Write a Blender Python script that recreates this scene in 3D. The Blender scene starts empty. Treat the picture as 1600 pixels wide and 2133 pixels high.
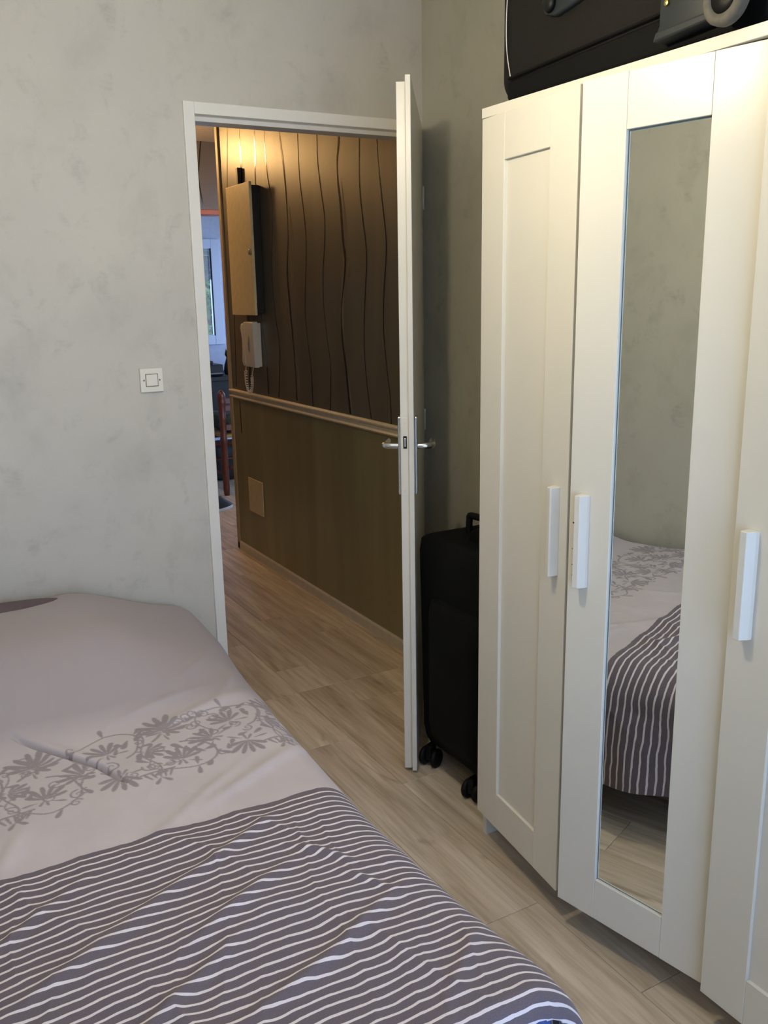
import bpy, bmesh, math, random
import numpy as np
from mathutils import Vector, Matrix

# ------------------------------------------------------------------ camera / world / exposure
SC = bpy.context.scene
COL = SC.collection
F_PX, YAW, PITCH, ROLL, CAM_H = 1881.5, .5155, .237, -.018, 1.487
fw = Vector((math.sin(YAW)*math.cos(PITCH), math.cos(YAW)*math.cos(PITCH), -math.sin(PITCH)))
rt = Vector((math.cos(YAW), -math.sin(YAW), 0)); up = rt.cross(fw)
r2 = rt*math.cos(ROLL) + up*math.sin(ROLL); u2 = up*math.cos(ROLL) - rt*math.sin(ROLL)
cam_d = bpy.data.cameras.new('camera'); cam = bpy.data.objects.new('camera', cam_d); COL.objects.link(cam)
cam_d.sensor_fit = 'HORIZONTAL'; cam_d.sensor_width = 36; cam_d.lens = 36*F_PX/1600; cam_d.clip_start = .02
M = Matrix((r2, u2, -fw)).transposed().to_4x4(); M.translation = Vector((0, 0, CAM_H)); cam.matrix_world = M
SC.camera = cam
SC.view_settings.view_transform = 'Standard'; SC.view_settings.look = 'None'
SC.view_settings.gamma = 1; SC.view_settings.use_curve_mapping = False
SC.view_settings.exposure = 0.0
SC.cycles.use_denoising = True
SC.cycles.max_bounces = 12; SC.cycles.diffuse_bounces = 8; SC.cycles.glossy_bounces = 6; SC.cycles.transparent_max_bounces = 8
SC.cycles.sample_clamp_indirect = 6

SKY_STRENGTH = 4.7
LAMP_POWER = 26.5        # bedroom bulb, watts
HALL_POWER = 27.0         # warm hall globe, watts
world = bpy.data.worlds.new('evening_sky'); SC.world = world; world.use_nodes = True
wn = world.node_tree; bg = wn.nodes['Background']
tc = wn.nodes.new('ShaderNodeTexCoord'); sp = wn.nodes.new('ShaderNodeSeparateXYZ'); rm = wn.nodes.new('ShaderNodeValToRGB')
wn.links.new(tc.outputs['Generated'], sp.inputs[0]); wn.links.new(sp.outputs['Z'], rm.inputs[0]); wn.links.new(rm.outputs[0], bg.inputs[0])
rm.color_ramp.elements[0].position = 0.0; rm.color_ramp.elements[0].color = (.54, .71, 1, 1)
rm.color_ramp.elements[1].position = .8; rm.color_ramp.elements[1].color = (.33, .53, 1, 1)
bg.inputs[1].default_value = SKY_STRENGTH

def portal(loc, rot, sx, sy):
    d = bpy.data.lights.new('window_portal', 'AREA'); d.shape = 'RECTANGLE'; d.size = sx; d.size_y = sy; d.cycles.is_portal = True
    o = bpy.data.objects.new('window_portal', d); COL.objects.link(o); o.location = loc; o.rotation_euler = rot
    return o

# room numbers
XL, XR, YB, YF, ZC = -.50, 1.84, 2.92, -.55, 2.50     # left, right, back (door), front (window), ceiling
HX, HY1 = 1.85, 5.05                                   # hall wall plane and its end
YE, YW = 6.20, 8.00                                    # end wall with wood lintel, far window wall
WIN = (-.35, 1.65, .12, 2.28)                          # bedroom window x0,x1,z0,z1
portal(((WIN[0]+WIN[1])/2, YF-.02, (WIN[2]+WIN[3])/2), (math.pi/2, 0, math.pi), WIN[1]-WIN[0], WIN[3]-WIN[2])
portal((2.35, YW+.02, 1.55), (-math.pi/2, 0, 0), .9, .9)
portal((3.35, 4.93, 1.2), (math.pi/2, 0, math.pi), 2.1, 2.2)  # sky portal of the added, unseen patio window
portal((4.62, 7.15, 1.275), (math.pi/2, 0, math.pi/2), 1.5, 2.25)

# ------------------------------------------------------------------ helpers
def tag(o, label=None, cat=None, group=None, kind=None):
    if label: o['label'] = label
    if cat: o['category'] = cat
    if group: o['group'] = group
    if kind: o['kind'] = kind
    return o
def empty(name, loc=(0, 0, 0), rz=0, label=None, cat=None, group=None, kind=None):
    o = bpy.data.objects.new(name, None); COL.objects.link(o); o.location = loc; o.rotation_euler = (0, 0, rz)
    o.empty_display_size = .1
    return tag(o, label, cat, group, kind)
class MB:
    def __init__(s): s.v = []; s.f = []; s.M = Matrix()
    def add(s, vs, fs):
        n = len(s.v); s.v += [tuple(s.M @ Vector(p)) for p in vs]; s.f += [tuple(i+n for i in f) for f in fs]; return s
    def box(s, x0, x1, y0, y1, z0, z1):
        return s.add([(x0,y0,z0),(x1,y0,z0),(x1,y1,z0),(x0,y1,z0),(x0,y0,z1),(x1,y0,z1),(x1,y1,z1),(x0,y1,z1)],
                     [(0,3,2,1),(4,5,6,7),(0,1,5,4),(1,2,6,5),(2,3,7,6),(3,0,4,7)])
    def prism(s, poly, a, b, axis='z'):
        n = len(poly)
        def m(p, h): return {'z': (p[0], p[1], h), 'y': (p[0], h, p[1]), 'x': (h, p[0], p[1])}[axis]
        vs = [m(p, a) for p in poly] + [m(p, b) for p in poly]
        fs = [tuple(range(n))[::-1], tuple(range(n, 2*n))] + [(i, (i+1) % n, n+(i+1) % n, n+i) for i in range(n)]
        return s.add(vs, fs)
    def tube(s, pts, r, seg=10, caps=True):
        pts = [Vector(p) for p in pts]; rs = r if isinstance(r, (list, tuple)) else [r]*len(pts); vs = []; fs = []
        t0 = (pts[1]-pts[0]).normalized(); ref = Vector((0, 0, 1)) if abs(t0.z) < .9 else Vector((1, 0, 0))
        nrm = (ref - t0*ref.dot(t0)).normalized()
        for i, p in enumerate(pts):
            t = (pts[min(i+1, len(pts)-1)] - pts[max(i-1, 0)]).normalized()
            nrm = (nrm - t*nrm.dot(t)).normalized(); b = t.cross(nrm)
            for k in range(seg):
                a = 2*math.pi*k/seg; vs.append(p + (nrm*math.cos(a) + b*math.sin(a))*rs[i])
        for i in range(len(pts)-1):
            for k in range(seg): fs.append((i*seg+k, i*seg+(k+1) % seg, (i+1)*seg+(k+1) % seg, (i+1)*seg+k))
        if caps: fs += [tuple(range(seg))[::-1], tuple(range((len(pts)-1)*seg, len(pts)*seg))]
        return s.add(vs, fs)
    def lathe(s, prof, seg=20, c=(0, 0, 0), axis='z', ring=False):
        vs = []; fs = []
        for (r, h) in prof:
            for k in range(seg):
                a = 2*math.pi*k/seg; p = (r*math.cos(a), r*math.sin(a), h)
                if axis == 'y': p = (p[0], p[2], p[1])
                if axis == 'x': p = (p[2], p[0], p[1])
                vs.append((p[0]+c[0], p[1]+c[1], p[2]+c[2]))
        n = len(prof)
        for i in range(n-1):
            for k in range(seg): fs.append((i*seg+k, i*seg+(k+1) % seg, (i+1)*seg+(k+1) % seg, (i+1)*seg+k))
        if ring: fs += [((n-1)*seg+k, (n-1)*seg+(k+1) % seg, (k+1) % seg, k) for k in range(seg)]
        else: fs += [tuple(range(seg))[::-1], tuple(range((n-1)*seg, n*seg))]
        return s.add(vs, fs)
    def build(s, name, mat, parent=None, smooth=False, bevel=0, seg=2, label=None, kind=None):
        me = bpy.data.meshes.new(name); me.from_pydata(s.v, [], s.f); me.update()
        bm = bmesh.new(); bm.from_mesh(me); bmesh.ops.recalc_face_normals(bm, faces=bm.faces); bm.to_mesh(me); bm.free()
        o = bpy.data.objects.new(name, me); COL.objects.link(o)
        if mat: me.materials.append(mat)
        if smooth: me.shade_smooth()
        if bevel:
            b = o.modifiers.new('bevel', 'BEVEL'); b.width = bevel; b.segments = seg; b.limit_method = 'ANGLE'; b.angle_limit = .6
            if seg > 2: me.shade_smooth()
        if parent: o.parent = parent
        if label: o['label'] = label
        if kind: o['kind'] = kind
        return o
def rbox(name, x0, x1, y0, y1, z0, z1, mat, parent=None, bevel=.002, **k):
    return MB().box(x0, x1, y0, y1, z0, z1).build(name, mat, parent, bevel=bevel, **k)
def smooth_line(pts, n=8):
    out = []; P = [Vector(p) for p in pts]
    for i in range(len(P)-1):
        a, b, c, d = P[max(i-1, 0)], P[i], P[i+1], P[min(i+2, len(P)-1)]
        for k in range(n):
            t = k/n; out.append(.5*((2*b)+(c-a)*t+(2*a-5*b+4*c-d)*t*t+(3*b-a-3*c+d)*t**3))
    out.append(P[-1]); return out

# ------------------------------------------------------------------ materials
def srgb(r, g, b):
    f = lambda c: (c/255/12.92 if c/255 <= .04045 else ((c/255+.055)/1.055)**2.4)
    return (f(r), f(g), f(b), 1)
class NT:
    def __init__(s, name):
        s.m = bpy.data.materials.new(name); s.m.use_nodes = True; s.t = s.m.node_tree; s.b = s.t.nodes['Principled BSDF']
    def n(s, typ, **k):
        o = s.t.nodes.new('ShaderNode'+typ)
        for a, v in k.items(): setattr(o, a, v)
        return o
    def l(s, a, b): s.t.links.new(a, b)
    def coords(s, scale=(1, 1, 1), rot=(0, 0, 0), out='Object', loc=(0, 0, 0)):
        c = s.n('TexCoord'); m = s.n('Mapping'); m.inputs['Scale'].default_value = scale; m.inputs['Rotation'].default_value = rot; m.inputs['Location'].default_value = loc
        s.l(c.outputs[out], m.inputs[0]); return m.outputs[0]
    def noise(s, vec, scale, detail=3, rough=.55, dist=0):
        n = s.n('TexNoise'); n.inputs['Scale'].default_value = scale; n.inputs['Detail'].default_value = detail; n.inputs['Roughness'].default_value = rough; n.inputs['Distortion'].default_value = dist
        s.l(vec, n.inputs['Vector']); return n.outputs['Fac']
    def ramp(s, fac, *stops):
        r = s.n('ValToRGB'); e = r.color_ramp.elements
        while len(e) < len(stops): e.new(.5)
        for q, (p, c) in zip(e, stops): q.position = p; q.color = c if len(c) == 4 else (*c, 1)
        s.l(fac, r.inputs[0]); return r.outputs[0]
    def mix(s, fac, a, b, mode='MIX'):
        m = s.n('Mix', data_type='RGBA', blend_type=mode)
        for v, i in ((fac, 0), (a, 6), (b, 7)):
            if hasattr(v, 'links'): s.l(v, m.inputs[i])
            else: m.inputs[i].default_value = v
        return m.outputs[2]
    def math(s, op, a, b=0, c=0):
        m = s.n('Math', operation=op)
        for i, v in enumerate((a, b, c)):
            if hasattr(v, 'links'): s.l(v, m.inputs[i])
            else: m.inputs[i].default_value = v
        return m.outputs[0]
    def bump(s, h, strength=.2, dist=.01):
        b = s.n('Bump'); b.inputs['Strength'].default_value = strength; b.inputs['Distance'].default_value = dist
        s.l(h, b.inputs['Height']); s.l(b.outputs[0], s.b.inputs['Normal'])
    def set(s, color=None, rough=None, metal=None, spec=None, **k):
        for nm, v in (('Base Color', color), ('Roughness', rough), ('Metallic', metal), ('Specular IOR Level', spec)):
            if v is None: continue
            if hasattr(v, 'links'): s.l(v, s.b.inputs[nm])
            else: s.b.inputs[nm].default_value = v
        for nm, v in k.items(): s.b.inputs[nm.replace('_', ' ')].default_value = v
        return s.m
def simple(name, col, rough=.5, metal=0, var=.06, scale=30, bump=0, spec=.5, **k):
    t = NT(name); v = t.coords(); f = t.noise(v, scale)
    lo = tuple(c*(1-var) for c in col[:3]); hi = tuple(min(1, c*(1+var)) for c in col[:3])
    c = t.ramp(f, (.3, lo), (.7, hi))
    if bump: t.bump(t.noise(v, scale*4), bump, .002)
    return t.set(c, rough, metal, spec, **k)
def emit(name, col, strength):
    t = NT(name); t.set((.8, .8, .8, 1), .4)
    t.b.inputs['Emission Color'].default_value = col; t.b.inputs['Emission Strength'].default_value = strength; return t.m

def wallpaper_mat(name, base=(196, 192, 181)):
    t = NT(name)
    v = t.coords((1, 1, 1)); vs = t.coords((3.4, 3.4, 2.6)); vh = t.coords((11, 11, 26))
    big = t.noise(v, 1.3, 4, .6); mid = t.noise(vs, 1.0, 3, .55, .2); spots = t.noise(vs, 1.9, 4, .6, .35); fine = t.noise(v, 170, 2); scr = t.noise(vh, 1.5, 4, .65, 1.2)
    hue = t.noise(t.coords((1, 1, 1), loc=(5, 3, 1)), 1.7, 3, .5)
    c = t.ramp(big, (.3, srgb(*[x-5 for x in base])), (.5, srgb(*base)), (.72, srgb(*[x+6 for x in base])))
    c = t.mix(t.ramp(hue, (.40, (0, 0, 0)), (.66, (.35, .35, .35))), c, srgb(base[0]-3, base[1]-5, base[2]+5))
    m = t.ramp(mid, (.50, (0, 0, 0)), (.78, (1, 1, 1)))
    m2 = t.math('MULTIPLY', t.ramp(spots, (.53, (0, 0, 0)), (.74, (1, 1, 1))), t.ramp(scr, (.28, (.55, .55, .55)), (.66, (1, 1, 1))))
    c = t.mix(t.math('MULTIPLY', m, .40), c, srgb(base[0]-20, base[1]-19, base[2]-18))
    c = t.mix(t.math('MULTIPLY', m2, .38), c, srgb(base[0]-40, base[1]-39, base[2]-37))
    sm = t.noise(t.coords((4.2, 4.2, 3.6), loc=(2, 7, 4)), 2.9, 4, .62, .3)
    m3 = t.math('MULTIPLY', t.ramp(sm, (.56, (0, 0, 0)), (.72, (1, 1, 1))), t.ramp(scr, (.36, (.2, .2, .2)), (.60, (1, 1, 1))))
    c = t.mix(t.math('MULTIPLY', m3, .48), c, srgb(base[0]-40, base[1]-37, base[2]-33))
    c = t.mix(t.math('MULTIPLY', fine, .05), c, (.25, .25, .25, 1))
    t.bump(t.math('ADD', t.math('MULTIPLY', fine, .6), t.math('MULTIPLY', scr, .25)), .10, .002)
    return t.set(c, .62, 0, .35)
m_wall = wallpaper_mat('mottled_grey_wallpaper')
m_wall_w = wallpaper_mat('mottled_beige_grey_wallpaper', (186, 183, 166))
m_ceil = simple('white_ceiling_paint', srgb(238, 236, 230), .8)
m_white_paint = simple('white_gloss_paint', srgb(226, 223, 216), .32, var=.025, scale=12, bump=.06)
m_door = simple('white_door_paint', srgb(214, 210, 199), .35, var=.02, scale=9, bump=.05)
m_foil = simple('white_foil', srgb(216, 213, 202), .30, var=.012, scale=6)
m_foil_in = simple('white_melamine', srgb(205, 203, 198), .5, var=.02)
m_handle = simple('white_plastic_handle', srgb(214, 212, 204), .3, var=.01)
m_chip = simple('dark_chip', srgb(70, 60, 50), .8)
m_plastic_cream = simple('cream_plastic', srgb(222, 217, 203), .35, var=.015)
m_steel = simple('brushed_steel', (.62, .63, .66, 1), .22, 1, var=.05, scale=60)
m_dark = simple('dark_void', (.012, .011, .01, 1), .9)

def floor_mat():
    t = NT('grey_oak_vinyl'); v = t.coords((1, 1, 1)); info = t.n('ObjectInfo')
    cm = t.n('CombineXYZ'); t.l(t.math('MULTIPLY', info.outputs['Random'], 37.0), cm.inputs[1]); t.l(t.math('MULTIPLY', info.outputs['Random'], 11.0), cm.inputs[0])
    ad = t.n('VectorMath', operation='ADD'); t.l(v, ad.inputs[0]); t.l(cm.outputs[0], ad.inputs[1])
    mp = t.n('Mapping'); mp.inputs['Scale'].default_value = (14, 1.3, 1); t.l(ad.outputs[0], mp.inputs[0])
    mp2 = t.n('Mapping'); mp2.inputs['Scale'].default_value = (60, 2.6, 1); t.l(ad.outputs[0], mp2.inputs[0])
    mp3 = t.n('Mapping'); mp3.inputs['Scale'].default_value = (9, 3.2, 1); t.l(ad.outputs[0], mp3.inputs[0])
    g1 = t.noise(mp.outputs[0], 1.0, 4, .6, .9); g2 = t.noise(mp2.outputs[0], 1.0, 3, .6, .3); kn = t.noise(mp3.outputs[0], 1.0, 3, .5, 1.2)
    c = t.ramp(g1, (.26, srgb(166, 150, 128)), (.46, srgb(206, 193, 173)), (.72, srgb(234, 222, 205)))
    c = t.mix(t.math('MULTIPLY', t.ramp(g2, (.45, (0, 0, 0)), (.75, (1, 1, 1))), .55), c, srgb(150, 133, 112))
    c = t.mix(t.math('MULTIPLY', t.ramp(kn, (.66, (0, 0, 0)), (.76, (1, 1, 1))), .6), c, srgb(128, 109, 88))
    tone = t.ramp(info.outputs['Random'], (0, srgb(236, 231, 226)), (.5, srgb(246, 243, 238)), (1, srgb(255, 253, 248)))
    c = t.mix(1.0, c, tone, 'MULTIPLY')
    t.bump(g2, .12, .002)
    return t.set(c, t.math('ADD', t.math('MULTIPLY', g2, .18), .36), 0, .4)
m_floor = floor_mat()
m_slab = simple('floor_slab', srgb(70, 60, 48), .9)

# ------------------------------------------------------------------ the room shell
S = 'structure'
def struct(o, label, cat): return tag(o, label, cat, None, S)
b = MB().box(XL-.1, .975, YB, YB+.10, 0, ZC).box(.975, 1.812, YB, YB+.10, 2.062, ZC).box(1.812, XR+.1, YB, YB+.10, 0, ZC)
struct(b.build('wall_back', m_wall), 'mottled pale grey wallpapered wall around the open doorway', 'wall')
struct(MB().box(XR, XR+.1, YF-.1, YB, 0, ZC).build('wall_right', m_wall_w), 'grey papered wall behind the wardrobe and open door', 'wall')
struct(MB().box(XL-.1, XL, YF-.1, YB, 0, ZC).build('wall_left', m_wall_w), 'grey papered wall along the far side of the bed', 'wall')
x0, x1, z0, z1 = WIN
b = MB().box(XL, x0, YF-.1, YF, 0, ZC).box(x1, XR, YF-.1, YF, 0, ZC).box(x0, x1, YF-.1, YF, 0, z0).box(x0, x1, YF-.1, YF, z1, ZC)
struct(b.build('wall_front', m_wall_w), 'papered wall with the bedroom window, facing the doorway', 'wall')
struct(MB().box(XL-.1, XR+.1, YF-.1, YB+.1, ZC, ZC+.1).build('ceiling', m_ceil), 'white painted bedroom ceiling', 'ceiling')

def glass_mat():
    t = NT('window_glass'); tr = t.n('BsdfTransparent'); gl = t.n('BsdfGlossy'); gl.inputs['Roughness'].default_value = .02
    fr = t.n('Fresnel'); fr.inputs['IOR'].default_value = 1.45; mx = t.n('MixShader')
    t.l(fr.outputs[0], mx.inputs[0]); t.l(tr.outputs[0], mx.inputs[1]); t.l(gl.outputs[0], mx.inputs[2])
    t.l(mx.outputs[0], t.t.nodes['Material Output'].inputs[0]); return t.m
m_glass = glass_mat()
w = empty('window_1', ((x0+x1)/2, YF-.05, z0), 0, 'white framed tall window lighting the bedroom', 'window', kind=S)
hw, hh = (x1-x0)/2, z1-z0
MB().box(-hw, -hw+.06, -.03, .03, 0, hh).box(hw-.06, hw, -.03, .03, 0, hh).box(-hw+.06, hw-.06, -.03, .03, 0, .06).box(-hw+.06, hw-.06, -.03, .03, hh-.06, hh).box(-.05, .05, -.03, .03, .06, hh-.06).build('window_frame', m_white_paint, w)
for sx in (-1, 1):
    a, c = sorted((sx*.05, sx*(hw-.06))); MB().box(a, c, -.006, .006, .06, hh-.06).build('pane', m_glass, w)

# floor planks (each its own piece)
fl = MB().box(XL-.1, 4.7, YF-.1, YW+.1, -.12, -.012).build('floor', m_slab); struct(fl, 'grey oak plank floor running from bedroom into hall', 'floor')
PW, PL = .175, 1.01
def plank(xa, xb, ya, yb):
    g, ch = .0005, .0011
    xa += g; xb -= g; ya += g; yb -= g; cx, cy = (xa+xb)/2, (ya+yb)/2; a, c = (xb-xa)/2, (yb-ya)/2
    key = (round(a, 4), round(c, 4))
    if key not in PM:
        me = bpy.data.meshes.new('plank')
        vs = [(-a,-c,-.011),(a,-c,-.011),(a,c,-.011),(-a,c,-.011),(-a,-c,-ch),(a,-c,-ch),(a,c,-ch),(-a,c,-ch),(-a+ch,-c+ch,0),(a-ch,-c+ch,0),(a-ch,c-ch,0),(-a+ch,c-ch,0)]
        fs = [(8,9,10,11),(0,1,5,4),(1,2,6,5),(2,3,7,6),(3,0,4,7),(4,5,9,8),(5,6,10,9),(6,7,11,10),(7,4,8,11)]
        me.from_pydata(vs, [], fs); me.materials.append(m_floor); PM[key] = me
    o = bpy.data.objects.new('plank', PM[key]); COL.objects.link(o); o.location = (cx, cy, 0); o.parent = fl
PM = {}
rnd = random.Random(5)
starts = {9: 1.53, 11: 2.78-2*PL, 10: 2.19}
for k in range(0, 32):
    xa = 1.115+(k-9)*PW; xb = xa+PW
    y0 = starts.get(k, rnd.uniform(0, PL)); y0 -= math.ceil((y0-YF)/PL)*PL
    y = y0
    while y < YW:
        for (rx0, rx1, ry0, ry1) in ((XL, XR, YF, YB+.05), (.85, 1.85, YB+.05, HY1), (.85, 4.6, HY1, YW)):
            a, c, d, e = max(xa, rx0), min(xb, rx1), max(y, ry0), min(y+PL, ry1)
            if c-a > .004 and e-d > .004: plank(a, c, d, e)
        y += PL

# door frame
fx0, fx1, fz = .962, 1.832, 2.078
t1 = empty('trim_1', (fx0, YB, 0), 0, 'white painted door frame around the open doorway', 'door frame', kind=S)
def jamb(poly, a, c, axis, name):
    m = MB(); m.M = Matrix.Translation((-fx0, -YB, 0)); m.prism(poly, a, c, axis); m.build(name, m_white_paint, t1, bevel=.002)
# profile in (x, y): face, rabbet, stop
jamb([(fx0, YB-.01), (fx0+.036, YB-.01), (fx0+.036, YB+.03), (fx0+.05, YB+.03), (fx0+.05, YB+.105), (fx0, YB+.105)], 0, fz, 'z', 'jamb')
jamb([(fx1, YB-.004), (fx1, YB+.105), (fx1-.034, YB+.105), (fx1-.034, YB+.03), (fx1-.02, YB+.03), (fx1-.02, YB-.004)], 0, fz, 'z', 'jamb')
jamb([(YB-.01, fz), (YB+.105, fz), (YB+.105, fz-.05), (YB+.03, fz-.05), (YB+.03, fz-.036), (YB-.01, fz-.036)], fx0+.036, fx1-.02, 'x', 'head')

# door leaf, open towards the wardrobe
H = Vector((1.829, 2.903, 0)); T = Vector((1.361, 2.218, 0)); dang = math.atan2((T-H).y, (T-H).x)
d = empty('door_1', H, dang, 'white door leaf standing open beside the black suitcase', 'door', kind=S)
# local +x: hinge -> free edge ; local +y is the right of travel -> compute side
DWID = (T-H).length; nloc = 1 if (Matrix.Rotation(dang, 3, 'Z') @ Vector((0, 1, 0))).dot(Vector((.8256, -.564, 0))) > 0 else -1
def db(name, s0, s1, n0, n1, z0, z1, mat, parent=d, bevel=.0015, label=None):
    a, c = sorted((n0*nloc, n1*nloc)); return rbox(name, s0, s1, a, c, z0, z1, mat, parent, bevel, label=label)
db('leaf', .014, DWID-.013, -.040, -.015, .012, 2.038, m_door)
db('lip', .002, DWID, -.015, 0, .010, 2.052, m_door)
lp = db('lock_plate', DWID-.0135, DWID-.0118, -.0375, -.0165, .903, 1.136, m_door, bevel=.004)
db('latch_hole_shade', DWID-.0122, DWID-.0112, -.032, -.021, 1.045, 1.082, m_dark, lp, 0)  # dark slab stands for the shade inside the latch hole
db('latch_bolt', DWID-.0118, DWID-.0102, -.029, -.024, 1.05, 1.076, m_steel, lp, .001)
for zz in (.918, 1.12):
    m = MB(); m.lathe([(.0001, 0), (.004, 0), (.0035, .0008), (.0001, .0008)], 14, (DWID-.0119, -.027*nloc, zz), 'x'); m.build('screw', m_door, lp)
for side in (1, -1):
    n0 = 0 if side > 0 else -.040
    pl = db('handle_plate', DWID-.070, DWID-.030, n0, n0+side*.009, .903, 1.136, m_steel, bevel=.003, label='brushed metal handle plate')
    zl = 1.047; sl = DWID-.050
    pts = [(sl, (n0+side*.006)*nloc, zl), (sl, (n0+side*.030)*nloc, zl), (sl-.004, (n0+side*.042)*nloc, zl), (sl-.014, (n0+side*.050)*nloc, zl), (sl-.03, (n0+side*.052)*nloc, zl), (sl-.075, (n0+side*.050)*nloc, zl-.001), (sl-.115, (n0+side*.049)*nloc, zl-.003)]
    MB().tube(smooth_line(pts, 5), .0095, 14).build('lever', m_steel, pl, smooth=True)
for zz in (.25, 1.02, 1.82):
    MB().lathe([(.005, -.04), (.005, .04)], 12, (.0, .001*nloc, zz)).build('hinge', m_door, d, smooth=True)

# ------------------------------------------------------------------ hall and far room shell
def satin_paper():
    t = NT('taupe_satin_wallpaper'); v = t.coords((1, 3.1, .25)); f = t.noise(v, 1.0, 2, .5, .3); fine = t.noise(t.coords((1, 40, 40)), 3, 2)
    c = t.ramp(f, (.3, srgb(86, 79, 69)), (.5, srgb(106, 99, 88)), (.7, srgb(90, 83, 72)))
    c = t.mix(t.math('MULTIPLY', fine, .12), c, srgb(74, 66, 55)); t.bump(fine, .05, .001)
    return t.set(c, t.math('ADD', t.math('MULTIPLY', fine, .1), .33), .0, .55)
m_paper = satin_paper()
def dado_mat():
    t = NT('olive_brown_satin'); f = t.noise(t.coords((1, 5, .5)), 1.4, 3, .5); c = t.ramp(f, (.3, srgb(128, 119, 90)), (.7, srgb(146, 137, 106)))
    return t.set(c, .38, 0, .4)
m_dado = dado_mat()
m_line = simple('dark_glossy_line', srgb(40, 32, 25), .13, .3, spec=.9, var=.1)
m_line_light = simple('pale_taupe_band', srgb(128, 116, 98), .22, .1)
m_rail = simple('beige_moulding_paint', srgb(204, 194, 174), .4)
m_base = simple('grey_beige_skirting', srgb(206, 197, 180), .45)
m_pine = simple('varnished_pine', srgb(176, 92, 32), .3, scale=8, var=.2)
wh = MB().box(HX, HX+.1, YB+.1, HY1, 0, ZC).build('wall_hall', m_ceil); struct(wh, 'hall wall with taupe satin wallpaper above an olive dado', 'wall')
MB().box(HX-.0015, HX, YB+.1, HY1-.012, .96, ZC).build('wallpaper', m_paper, wh, label='taupe satin wallpaper with wavy dark lines')
MB().box(HX-.003, HX, YB+.1, HY1-.012, .04, .93).build('dado_panel', m_dado, wh, label='olive brown painted dado')
LN = [
 ([(4.882,2.5),(4.882,2.349),(4.928,2.069),(4.95,1.8),(4.93,1.4),(4.96,.98)], .007),
 ([(4.725,2.5),(4.719,2.339),(4.706,2.215),(4.713,2.069),(4.74,1.8),(4.72,1.4),(4.74,.98)], .022),
 ([(4.515,2.5),(4.512,2.321),(4.508,2.188),(4.523,2.049),(4.50,1.8),(4.53,1.4),(4.49,1.2),(4.48,.98)], .011),
 ([(4.372,2.5),(4.377,2.3),(4.382,2.206),(4.365,2.066),(4.331,1.959),(4.331,1.855),(4.364,1.571),(4.342,1.388),(4.309,1.263),(4.312,1.166),(4.345,.974)], .008),
 ([(4.22,2.5),(4.205,2.266),(4.188,2.179),(4.165,2.077),(4.148,1.942),(4.144,1.773),(4.171,1.602),(4.159,1.461),(4.142,1.319),(4.126,1.176),(4.118,.979)], .016),
 ([(4.0,2.5),(3.995,2.12),(3.988,1.991),(3.959,1.859),(3.944,1.728),(3.959,1.596),(3.982,1.426),(3.969,1.289),(3.94,1.151),(3.934,.967)], .007),
 ([(3.79,2.5),(3.796,2.185),(3.797,2.063),(3.774,1.938),(3.746,1.823),(3.752,1.717),(3.777,1.59),(3.785,1.46),(3.761,1.309),(3.734,1.197),(3.734,1.096),(3.75,.965)], .007),
 ([(3.56,2.5),(3.585,2.147),(3.609,2.04),(3.608,1.951),(3.59,1.859),(3.574,1.707),(3.559,1.615),(3.606,1.428),(3.606,1.3),(3.579,1.172),(3.548,.972)], .017),
 ([(3.40,2.5),(3.41,2.099),(3.416,1.93),(3.397,1.796),(3.374,1.696),(3.37,1.608),(3.395,1.429),(3.406,1.276),(3.39,1.121),(3.357,.972)], .007),
 ([(3.28,2.5),(3.268,2.078),(3.257,1.968),(3.236,1.856),(3.208,1.715),(3.208,1.63),(3.231,1.488),(3.238,1.342),(3.217,1.194),(3.193,1.075),(3.188,.966)], .007),
 ([(3.10,2.5),(3.09,2.0),(3.06,1.6),(3.09,1.3),(3.06,.97)], .007)]
def strip(pts, wdt, x, name, mat, parent, lens=False):
    P = smooth_line([(0, p[0], p[1]) for p in pts], 6); m = MB(); n = len(P); vs = []; fs = []
    for i, p in enumerate(P):
        k = i/(n-1); ww = wdt*(math.sin(math.pi*k) if lens else (.75+.25*math.sin(9*k+p.y)))/2+.0005
        if wdt > .012 and not lens: ww = wdt*(.35+.65*abs(math.sin(7*k+p.y*3)))/2
        vs += [(x, p.y-ww, p.z), (x, p.y+ww, p.z), (x+.0012, p.y-ww, p.z), (x+.0012, p.y+ww, p.z)]
    for i in range(n-1):
        a, c = 4*i, 4*i+4; fs += [(a, a+1, c+1, c), (a, c, c+2, a+2), (a+1, a+3, c+3, c+1)]
    m.add(vs, fs); m.build(name, mat, parent)
for pts, wd in LN: strip(pts, wd, HX-.0024, 'wavy_line', m_line, wh)
for pts, wd in [([(4.115,1.90),(4.10,1.75),(4.105,1.62),(4.14,1.48)], .028), ([(4.10,1.15),(4.09,1.05),(4.10,.97)], .02), ([(3.575,1.95),(3.545,1.75),(3.53,1.6),(3.53,1.55)], .022),
                ([(3.56,1.72),(3.59,1.55),(3.60,1.40),(3.59,1.30)], .026), ([(3.565,1.15),(3.55,1.05),(3.525,.97)], .02), ([(4.20,1.55),(4.18,1.42),(4.16,1.25)], .012)]:
    strip(pts, wd, HX-.0022, 'pale_band', m_line_light, wh, True)
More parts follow.
